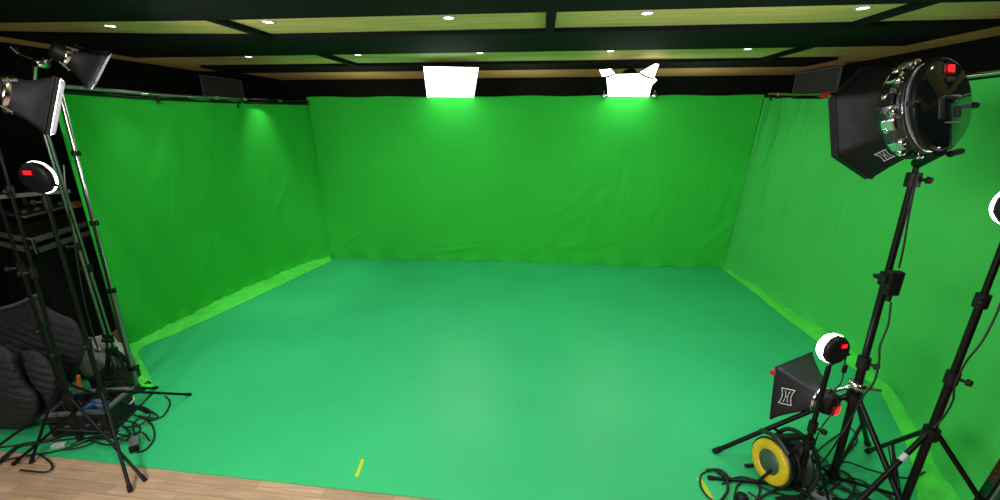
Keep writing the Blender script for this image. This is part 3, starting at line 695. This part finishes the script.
# pale crumpled bag
def bag_fn(cen, hx, hy, hz, sd):
    def f(u, v):
        th = 2*PI*u; ph = PI*(v-0.5)
        k = 1+0.10*math.sin(3*th+sd+2*ph)+0.07*math.sin(7*th+4*ph+sd)+0.04*math.sin(13*th-6*ph)
        p = V((hx*math.cos(ph)*math.cos(th)*k, hy*math.cos(ph)*math.sin(th)*k, hz*math.sin(ph)*k))
        p = cen+p; p.z = max(p.z, 0.012); return p
    return f
P = at_z(98, 376)
t = thing('cloth_bag', 'pale grey crumpled bag on the floor behind the chrome stands', 'bag', (P.x, P.y, 0))
MB().grid(bag_fn(V((P.x-0.05, P.y+0.10, 0.12)), 0.25, 0.15, 0.17, 1.0), 60, 30).build('body', M['palecloth'], t)
MB().tube(spline([V((P.x-0.1, P.y+0.05, 0.25)), V((P.x-0.02, P.y, 0.30)), V((P.x+0.08, P.y+0.02, 0.24))], 6), 0.012, 8).build('handle', M['palecloth'], t)
# black case on the floor
P = at_z(121, 396)
t = thing('equipment_case', 'flat black case lying by the foot of the chrome backdrop post', 'case', (P.x-0.02, P.y+0.10, 0))
axs = (V((0.97, 0.24, 0)), V((-0.24, 0.97, 0)), V((0, 0, 1)))
P.x -= 0.11
MB().box((P.x-0.04, P.y+0.12, 0.06), (0.26, 0.18, 0.10), axs, bev=0.015).build('body', M['casebody'], t)
MB().box((P.x-0.04, P.y+0.12, 0.122), (0.265, 0.185, 0.022), axs, bev=0.008).build('lid', M['blackplastic'], t)
MB().tube(spline([V((P.x-0.11, P.y+0.0, 0.085)), V((P.x-0.08, P.y-0.025, 0.085)), V((P.x+0.0, P.y-0.005, 0.085)), V((P.x+0.03, P.y+0.03, 0.085))], 5), 0.007, 6).build('handle', M['rubber'], t)
# grey crate with things in
P = at_z(76, 438)
t = thing('grey_crate', 'grey open plastic crate between the tripod legs', 'crate', (P.x, P.y+0.15, 0))
axs = (V((0.98, 0.2, 0)), V((-0.2, 0.98, 0)), V((0, 0, 1)))
cc = V((P.x+0.0, P.y+0.14, 0.0)); w_, l_, h_ = 0.36, 0.24, 0.19
m_ = MB().box(cc+V((0, 0, 0.012)), (w_, l_, 0.012), axs)
for sx_ in (-1, 1):
    m_.box(cc+axs[0]*sx_*(w_/2)+V((0, 0, h_/2)), (0.012, l_, h_), axs, bev=0.003); m_.box(cc+axs[1]*sx_*(l_/2)+V((0, 0, h_/2)), (w_, 0.012, h_), axs, bev=0.003)
m_.build('tub', M['casebody'], t)
r_ = MB()
for sx_ in (-1, 1):
    r_.box(cc+axs[0]*sx_*(w_/2+0.006)+V((0, 0, h_)), (0.03, l_+0.05, 0.025), axs, bev=0.006); r_.box(cc+axs[1]*sx_*(l_/2+0.006)+V((0, 0, h_)), (w_+0.04, 0.03, 0.025), axs, bev=0.006)
r_.build('rim', M['greyplastic'], t)
for k in range(5):
    MB().box(cc-axs[1]*(l_/2+0.008)+axs[0]*(-0.13+0.065*k)+V((0, 0, 0.09)), (0.035, 0.006, 0.012), axs).build('slot', M['greyplastic'], t)
# blue round reel
P = at_y(93, 409, 2.13); ax_ = V((0.45, -0.8, 0.25)).normalized()
t = thing('blue_cable_drum', 'small blue round cable drum beside the grey crate', 'cable drum', (P.x, P.y, 0))
P.z = 0.115
MB().lathe(P, ax_, [(-0.05, 0), (-0.05, 0.095), (-0.04, 0.1), (-0.03, 0.095), (-0.028, 0.07), (0.028, 0.07), (0.03, 0.095), (0.04, 0.1), (0.05, 0.092), (0.05, 0.04), (0.04, 0.035), (0.04, 0.0)], 32).build('drum', M['blue'], t)
MB().lathe(P+ax_*0.04, ax_, [(0, 0.032), (0.018, 0.03), (0.02, 0)], 20).build('socket', M['white'], t)
# orange plug, white bits
P = at_y(80, 381, 2.28)
t = thing('orange_plug', 'orange connector sticking up beside the stand poles', 'connector', V((P.x, P.y, 0.19)))
MB().tube([V((P.x-0.02, P.y, P.z-0.05)), V((P.x+0.0, P.y, P.z+0.045))], [0.014, 0.011], 12).build('body', M['orange'], t)
MB().tube(spline([V((P.x-0.02, P.y, P.z-0.05)), V((P.x-0.04, P.y-0.02, 0.17)), V((P.x, P.y-0.04, 0.10)), V((P.x+0.08, P.y-0.03, 0.03))], 6), 0.007, 6).build('cable', M['cable'], t)
P = at_y(64, 393.5, 2.2)
o = MB().lathe(P, (0.3, -0.7, 0.5), [(-0.03, 0.0), (-0.03, 0.022), (0.02, 0.024), (0.03, 0.015), (0.03, 0)], 16).build('white_plug', M['white'], None)
tag(rebase(o, P-V((0, 0, 0.02))), 'white round plug resting on the grey crate rim', 'plug')
P0, P1 = at_z(52, 446.5, 0.02), at_z(66, 444, 0.02)
o = MB().box((P0+P1)/2, ((P1-P0).length, 0.03, 0.025), ((P1-P0).normalized(), V((0, 0, 1)).cross((P1-P0).normalized()), V((0, 0, 1))), bev=0.004).build('white_socket_strip', M['white'], None)
tag(rebase(o, (P0.x, P0.y, 0.006)), 'small white socket strip on the floor under the crate front', 'socket strip')
# grey adaptor block
P = at_z(135.5, 447); dv = (at_z(136.5, 433)-at_z(135, 458)).normalized(); axs = (V((dv.y, -dv.x, 0)), dv, V((0, 0, 1)))
t = thing('power_adaptor', 'grey power adaptor block on the green floor at the end of a cable', 'power adapter', (P.x, P.y, 0.006))
MB().box(P+V((0, 0, 0.03)), (0.055, 0.12, 0.045), axs, bev=0.012).build('casing', M['adaptor'], t)
MB().box(P+V((0, 0, 0.03))-axs[1]*0.062, (0.05, 0.02, 0.046), axs, bev=0.006).build('base_plate', M['blackplastic'], t)
MB().tube([P+V((0, 0, 0.03))+axs[1]*0.05, P+V((0, 0, 0.03))+axs[1]*0.10], [0.014, 0.007], 10).build('strain_relief', M['blackplastic'], t)

# racks and cases behind the stands
YR = 3.05
def fl(px, py, y=YR): return at_y(px, py, y)
P0, P1, P2 = fl(-60, 246, 3.2), fl(33, 245, 2.9), fl(95, 237, 3.55)
zt = P1.z+0.0
corner = V((P1.x, P1.y, 0)); e1 = (V((P2.x, P2.y, 0))-corner); e1 = e1.normalized()
e0 = V((-0.95, 0.30, 0)).normalized()
t = thing('flight_case', 'black flight case with aluminium edging in the dark corner behind the stands', 'flight case', corner)
W1, W0, ztop, zl = 0.62, 0.85, P1.z+0.22, P1.z
quad = [corner, corner+e1*W1, corner+e1*W1+e0*W0, corner+e0*W0]
MB().slab([V((q.x, q.y, zl-0.03)) for q in quad], zl-0.05).build('body', M['casebody'], t)
MB().slab([V((q.x, q.y, ztop-0.05)) for q in quad], ztop-0.05-zl-0.0).build('lid', M['casebody'], t)
def bar(a, b, z, h, m='alu', par=t, nm='edging'):
    mdir = (b-a).normalized(); c_ = (a+b)/2
    return MB().box(V((c_.x, c_.y, z)), ((b-a).length, 0.02, h), (mdir, V((0, 0, 1)).cross(mdir), V((0, 0, 1)))).build(nm, M[m], par)
for (a, b) in ((quad[0], quad[1]), (quad[0], quad[3])):
    bar(a, b, zl+0.035, 0.045); bar(a, b, zl-0.055, 0.045)
lt = MB().box(V((corner.x, corner.y-0.02, zl-0.01)), (0.10, 0.03, 0.12), bev=0.006).build('latch', M['dullchrome'], t)
MB().tube([V((corner.x-0.02, corner.y-0.045, zl-0.01)), V((corner.x+0.03, corner.y-0.045, zl-0.01))], 0.012, 8).build('turn_key', M['chrome'], lt)
t = thing('mixing_desk', 'black mixing desk with pale front edge lying on the flight case', 'mixing desk', V((corner.x, corner.y, ztop-0.05)))
cc = corner+e1*0.25+e0*0.25
def off(a, b): return corner+e1*a+e0*b
MB().slab([V((q.x, q.y, ztop+0.02)) for q in (off(0.02, 0.02), off(0.6, 0.02), off(0.6, 0.5), off(0.02, 0.5))], 0.068).build('body', M['blackplastic'], t)
bar(off(0.02, 0.015), off(0.6, 0.015), ztop+0.012, 0.014, 'alu', t, 'front_edge')
bar(off(0.02, 0.025), off(0.02, 0.5), ztop+0.012, 0.010, 'greyplastic', t, 'front_edge')
for i in range(4):
    q = off(0.1+0.13*i, 0.15); MB().lathe(V((q.x, q.y, ztop+0.02)), (0, 0, 1), [(0, 0.02), (0.02, 0.017), (0.022, 0)], 12).build('knob', M['greyplastic'], t)
# wall shelf above
sA, sB = fl(-30, 200.5, 3.05), fl(70, 190, 3.55)
sz = 1.43
t = thing('equipment_shelf', 'thin shelf with a pale green front edge above the mixing desk', 'shelf', V(((sA.x+sB.x)/2, (sA.y+sB.y)/2, sz)))
a, b = V((sA.x, sA.y, 0)), V((sB.x, sB.y, 0)); dr = (b-a).normalized(); back = V((-dr.y, dr.x, 0))
bar(a, b, (sA.z+sB.z)/2, 0.035, 'alu', t, 'front_edge')
zz = (sA.z+sB.z)/2
MB().slab([V((q.x, q.y, zz+0.01)) for q in (a+back*0.012, b+back*0.012, b+back*0.30, a+back*0.30)], 0.02).build('board', M['casebody'], t)
for k, w_b in ((0.1, 0.12), (0.5, 0.05)):
    q = lerp(a, b, k)+back*w_b; MB().box(V((q.x, q.y, (zz+ztop-0.06)/2)), (0.03, 0.03, zz-ztop+0.03), (dr, back, V((0, 0, 1)))).build('leg', M['casebody'], t)
# small orange wooden wedge + pale wedge
P = at_y(74, 206, 3.4)
m_ = MB(); tri_ = [at_y(70, 208.5, 3.32), at_y(78, 207.5, 3.36), at_y(70.5, 202, 3.32)]
m_.add(tri_+[p+V((-0.02, 0.08, 0)) for p in tri_], [(0, 1, 2), (3, 5, 4), (0, 3, 4, 1), (1, 4, 5, 2), (2, 5, 3, 0)])
o = m_.build('wooden_wedge', M['orangewood'], None); tag(rebase(o, tri_[0]), 'small orange brown wooden wedge beside the chrome poles', 'wedge')

# corner panels high on the side walls
for (x0, x1, y0, y1, z0, z1, lab) in ((-5.24, -5.08, 6.15, 7.04, 2.43, 2.745, 'dark grey bordered box high above the side curtain with two crossbars'), (3.80, 4.05, 6.1, 7.1, 2.44, 2.765, 'dark grey bordered box high on the wall behind the hexagonal softbox')):
    c_ = V(((x0+x1)/2, (y0+y1)/2, (z0+z1)/2)); t = thing('bordered_box', lab, 'box', c_)
    MB().box(c_, (x1-x0, y1-y0, z1-z0), bev=0.01).build('cabinet', M['wall'], t)
    fx = x1+0.004 if x0 < 0 else x0-0.004
    MB().box((fx, c_.y, c_.z), (0.012, y1-y0-0.05, z1-z0-0.05)).build('grille', M['darkbox'], t)
    fm = MB()
    for s_ in (-1, 1):
        fm.box((fx, c_.y, c_.z+s_*(z1-z0-0.02)/2), (0.02, y1-y0, 0.018)); fm.box((fx, c_.y+s_*(y1-y0-0.02)/2, c_.z), (0.02, 0.018, z1-z0))
    fm.build('frame', M['darkedge'], t)

# ------------------------------------------------------------------ cables
def cable(pts, r, label, group=None, m='cable', n=8, name='cable'):
    o = MB().tube(spline(pts, n), r, 6).build(name, M[m], None)
    tag(rebase(o, pts[0]), label, 'cable', group); return o
def Z(*pp, z=0.016): return [at_z(px, py, z) for px, py in pp]
# down the big stand
cable([at_y(918, 172, 2.0), at_y(909, 215, 2.02), at_y(904, 245, 2.02), at_y(899, 268, 2.03)], 0.0045, 'thin cable hanging from the hexagonal softbox down to the power brick')
cable([at_y(891, 302, 2.03), at_y(888, 325, 2.0), at_y(880, 346, 1.98), at_y(879, 362, 1.97), at_y(874, 382, 1.96), at_y(862, 398, 1.97), at_y(850, 420, 1.98), at_y(838, 440, 1.98), at_z(822, 462, 0.02), at_z(806, 472, 0.02)], 0.005, 'cable running from the power brick down the tall stand to the floor')
cable([at_y(1017, 226, 1.83), at_y(1012, 262, 1.82), at_y(1000, 305, 1.80), at_y(983, 340, 1.78), at_y(966, 362, 1.78), at_y(955, 385, 1.79), at_y(953, 400, 1.79), at_y(945, 415, 1.80), at_y(934, 428, 1.80)], 0.0045, 'cable looping beside the stand at the photo edge')
for k, x in enumerate((888, 893)):
    cable([at_y(x, 445, 2.05), at_y(x+3, 462, 2.0), at_z(x+9, 500, 0.02), at_z(x+14, 520, 0.02)], 0.004, 'thin cord hanging in a pair below the sticker leg', 'pair of hanging cords')
t = thing('inline_switch', 'small inline switch hanging from the small round light', 'switch', at_y(844, 369, 2.02))
P = at_y(844.5, 369, 2.02)
MB().box(P, (0.02, 0.015, 0.045), bev=0.004).build('casing', M['blackplastic'], t)
MB().tube(spline([at_y(846, 357, 2.02), at_y(845, 362, 2.02), P+V((0, 0, 0.02))], 5), 0.0035, 6).tube(spline([P-V((0, 0, 0.02)), at_y(841, 383, 2.0), at_y(834, 392, 1.98), at_y(838, 405, 1.97), at_y(820, 430, 1.97), at_z(812, 455, 0.02)], 6), 0.0035, 6).build('cord', M['cable'], t)
# right floor tangle
RT = [
    [(716, 469), (702, 474), (701, 487), (712, 500), (735, 512)],
    [(716, 469), (730, 478), (752, 482), (772, 492), (800, 498)],
    [(722, 484), (740, 477), (765, 483), (790, 490), (820, 478), (850, 490)],
    [(706, 470), (722, 471), (728, 488), (720, 502), (710, 515)],
    [(734, 500), (738, 485), (752, 480), (760, 490), (752, 505), (738, 512)],
    [(748, 492), (775, 505), (810, 492), (840, 480), (868, 500)],
    [(756, 500), (790, 482), (812, 470), (835, 486), (860, 495)],
    [(800, 470), (815, 455), (832, 470), (820, 490), (800, 500)],
    [(808, 460), (822, 447), (838, 435), (850, 428), (857, 440), (845, 455), (828, 470)],
    [(812, 480), (838, 470), (855, 484), (842, 505), (815, 508)],
    [(825, 495), (850, 478), (880, 492), (905, 510)],
    [(790, 505), (815, 485), (845, 500), (875, 488), (900, 505)],
    [(802, 488), (820, 498), (850, 508), (880, 515)],
    [(820, 468), (845, 462), (870, 470), (905, 478), (925, 472)],
]
RL_ = ['cable looping past the yellow tape on the green floor', 'thick cable with an inline plug running to the cable reel']
for i, q in enumerate(RT):
    jig = random.Random(i)
    pts = [at_z(px, py, 0.014+0.03*jig.random()*(i > 2)) for px, py in q]
    if i < 2: cable(pts, 0.0055, RL_[i])
    else: cable(pts, 0.0055 if i % 3 else 0.0075, 'black cable in the floor tangle around the cable reel and tall stand', 'cables tangled by the cable reel')
P0, P1 = at_z(716, 470, 0.02), at_z(728, 477, 0.02)
o = MB().tube([P0, lerp(P0, P1, 0.3), lerp(P0, P1, 0.8), P1], [0.008, 0.016, 0.016, 0.008], 10).build('cable_connector', M['blackplastic'], None)
tag(rebase(o, (P0.x, P0.y, 0.006)), 'black cable connector lying near the yellow tape', 'connector')
P = at_z(742, 497, 0.03)
o = MB().lathe(P, (0, 0.2, 1), [(-0.022, 0), (-0.022, 0.03), (0.0, 0.034), (0.016, 0.026), (0.02, 0)], 16).build('round_plug', M['blackplastic'], None)
tag(rebase(o, (P.x, P.y, 0.006)), 'black round plug beside the cable reel face', 'plug')
P = at_z(820, 496, 0.03)
t = thing('power_strip', 'grey power strip under the cable tangle between the stands', 'power strip', (P.x, P.y, 0.006))
axs = (V((0.8, -0.6, 0)), V((0.6, 0.8, 0)), V((0, 0, 1)))
MB().box(P+V((0, 0, -0.002)), (0.22, 0.055, 0.04), axs, bev=0.008).build('casing', M['adaptor'], t)
for k in range(3):
    q = P+axs[0]*(-0.07+0.07*k)+V((0, 0, 0.019)); MB().lathe(q, (0, 0, 1), [(0, 0.02), (0.003, 0.02), (0.0032, 0.016), (0.001, 0.0)], 14).build('socket', M['blackplastic'], t)
# left floor tangle
LT = [
    ([(135, 434), (133, 424), (141, 418), (152, 425), (154, 438), (146, 449), (136, 452)], 'cable coiled around the grey power adaptor'),
    ([(112, 408), (128, 404), (148, 410), (158, 417), (150, 420), (132, 414)], 'cable loop between the crate and the long tripod leg'),
    ([(165, 396), (170, 402), (166, 412), (158, 418), (140, 416)], 'thin cord dropping from the long tripod leg to the floor'),
    ([(-10, 470), (10, 452), (22, 445), (45, 441), (70, 432)], 'thick black cable crossing the green floor edge by the chair'),
    ([(-10, 462), (5, 460), (25, 456), (60, 450), (100, 436), (120, 430)], 'black cable lying along the seam of green and wood floor'),
    ([(100, 430), (125, 421), (140, 428), (128, 440), (108, 436), (96, 428)], None),
    ([(70, 445), (95, 436), (118, 438), (140, 432), (150, 441)], None),
    ([(104, 418), (120, 412), (138, 406), (150, 412), (142, 424), (122, 428)], None),
    ([(60, 450), (85, 446), (110, 434), (130, 437)], None),
    ([(90, 440), (110, 445), (130, 436), (120, 424), (104, 426)], None),
    ([(40, 455), (50, 462), (52, 468), (44, 472), (20, 470)], 'thin cable end curling on the wood floor under the chair'),
]
for i, (q, lab) in enumerate(LT):
    jig = random.Random(50+i)
    r_ = 0.011 if i == 3 else 0.0055
    pts = [at_z(px, py, r_+0.007+(0.03*jig.random() if lab is None else 0.004*jig.random())) for px, py in q]
    if lab: cable(pts, r_, lab)
    else: cable(pts, r_, 'black cable in the tangle between the crate and the long tripod leg', 'cables tangled by the crate')
cable([at_z(104, 424, 0.02), at_z(118, 413, 0.05), at_z(130, 404, 0.10), at_z(134, 398, 0.12), at_z(126, 396, 0.12)], 0.006, 'white cable curving up from the floor beside the black case', None, 'whitecable')
cable([at_z(112, 420, 0.02), at_z(121, 414, 0.03), at_z(118, 406, 0.06), at_z(110, 408, 0.04)], 0.02, 'thick black cable bundle slumped behind the front tripod leg', None, 'cable')
cable([at_y(64, 165, 2.2), at_y(66, 190, 2.2), at_y(69, 215, 2.2), at_y(74, 240, 2.25), at_y(84, 300, 2.3), at_y(98, 350, 2.35)], 0.004, 'thin cord hanging down beside the chrome poles')

# ------------------------------------------------------------------ lights, world, colour
def area(name, P, d, size, power, col=(1, 1, 1)):
    l = bpy.data.lights.new(name, 'AREA'); l.energy = power; l.size = size; l.color = col; l.shape = 'DISK'
    o = bpy.data.objects.new(name, l); C.objects.link(o); o.location = P
    o.rotation_euler = V(d).to_track_quat('-Z', 'Y').to_euler(); return o
area('right_curtain_fill', (-1.9, -0.4, 2.6), (0.85, 0.75, -0.5), 1.0, 125, (1.0, 0.96, 0.92))  # added fill behind the camera, brightens the right curtain
def point(P, power):
    l = bpy.data.lights.new('border_fill', 'POINT'); l.energy = power; l.shadow_soft_size = 0.06; l.color = (0.85, 1.0, 0.6)  # added unseen fill behind the curtains, tinted to keep border boards olive
    o = bpy.data.objects.new('border_fill', l); C.objects.link(o); o.location = P
for x in (-2.8, -0.3, 2.2): point((x, 6.75, 2.0), 9)
point((-4.55, 5.0, 2.0), 1.0); point((3.5, 4.6, 2.0), 1.2); point((3.5, 2.6, 2.0), 1.0); point((-4.7, 3.9, 2.1), 0.6)
w = bpy.data.worlds.new('world'); sc.world = w; w.use_nodes = True
w.node_tree.nodes['Background'].inputs[0].default_value = (0.5, 0.6, 0.55, 1); w.node_tree.nodes['Background'].inputs[1].default_value = 0.01
sc.view_settings.view_transform = 'Standard'; sc.view_settings.look = 'None'; sc.view_settings.exposure = 0.38
sc.cycles.use_denoising = True
sc.cycles.max_bounces = 8; sc.cycles.sample_clamp_indirect = 4.0
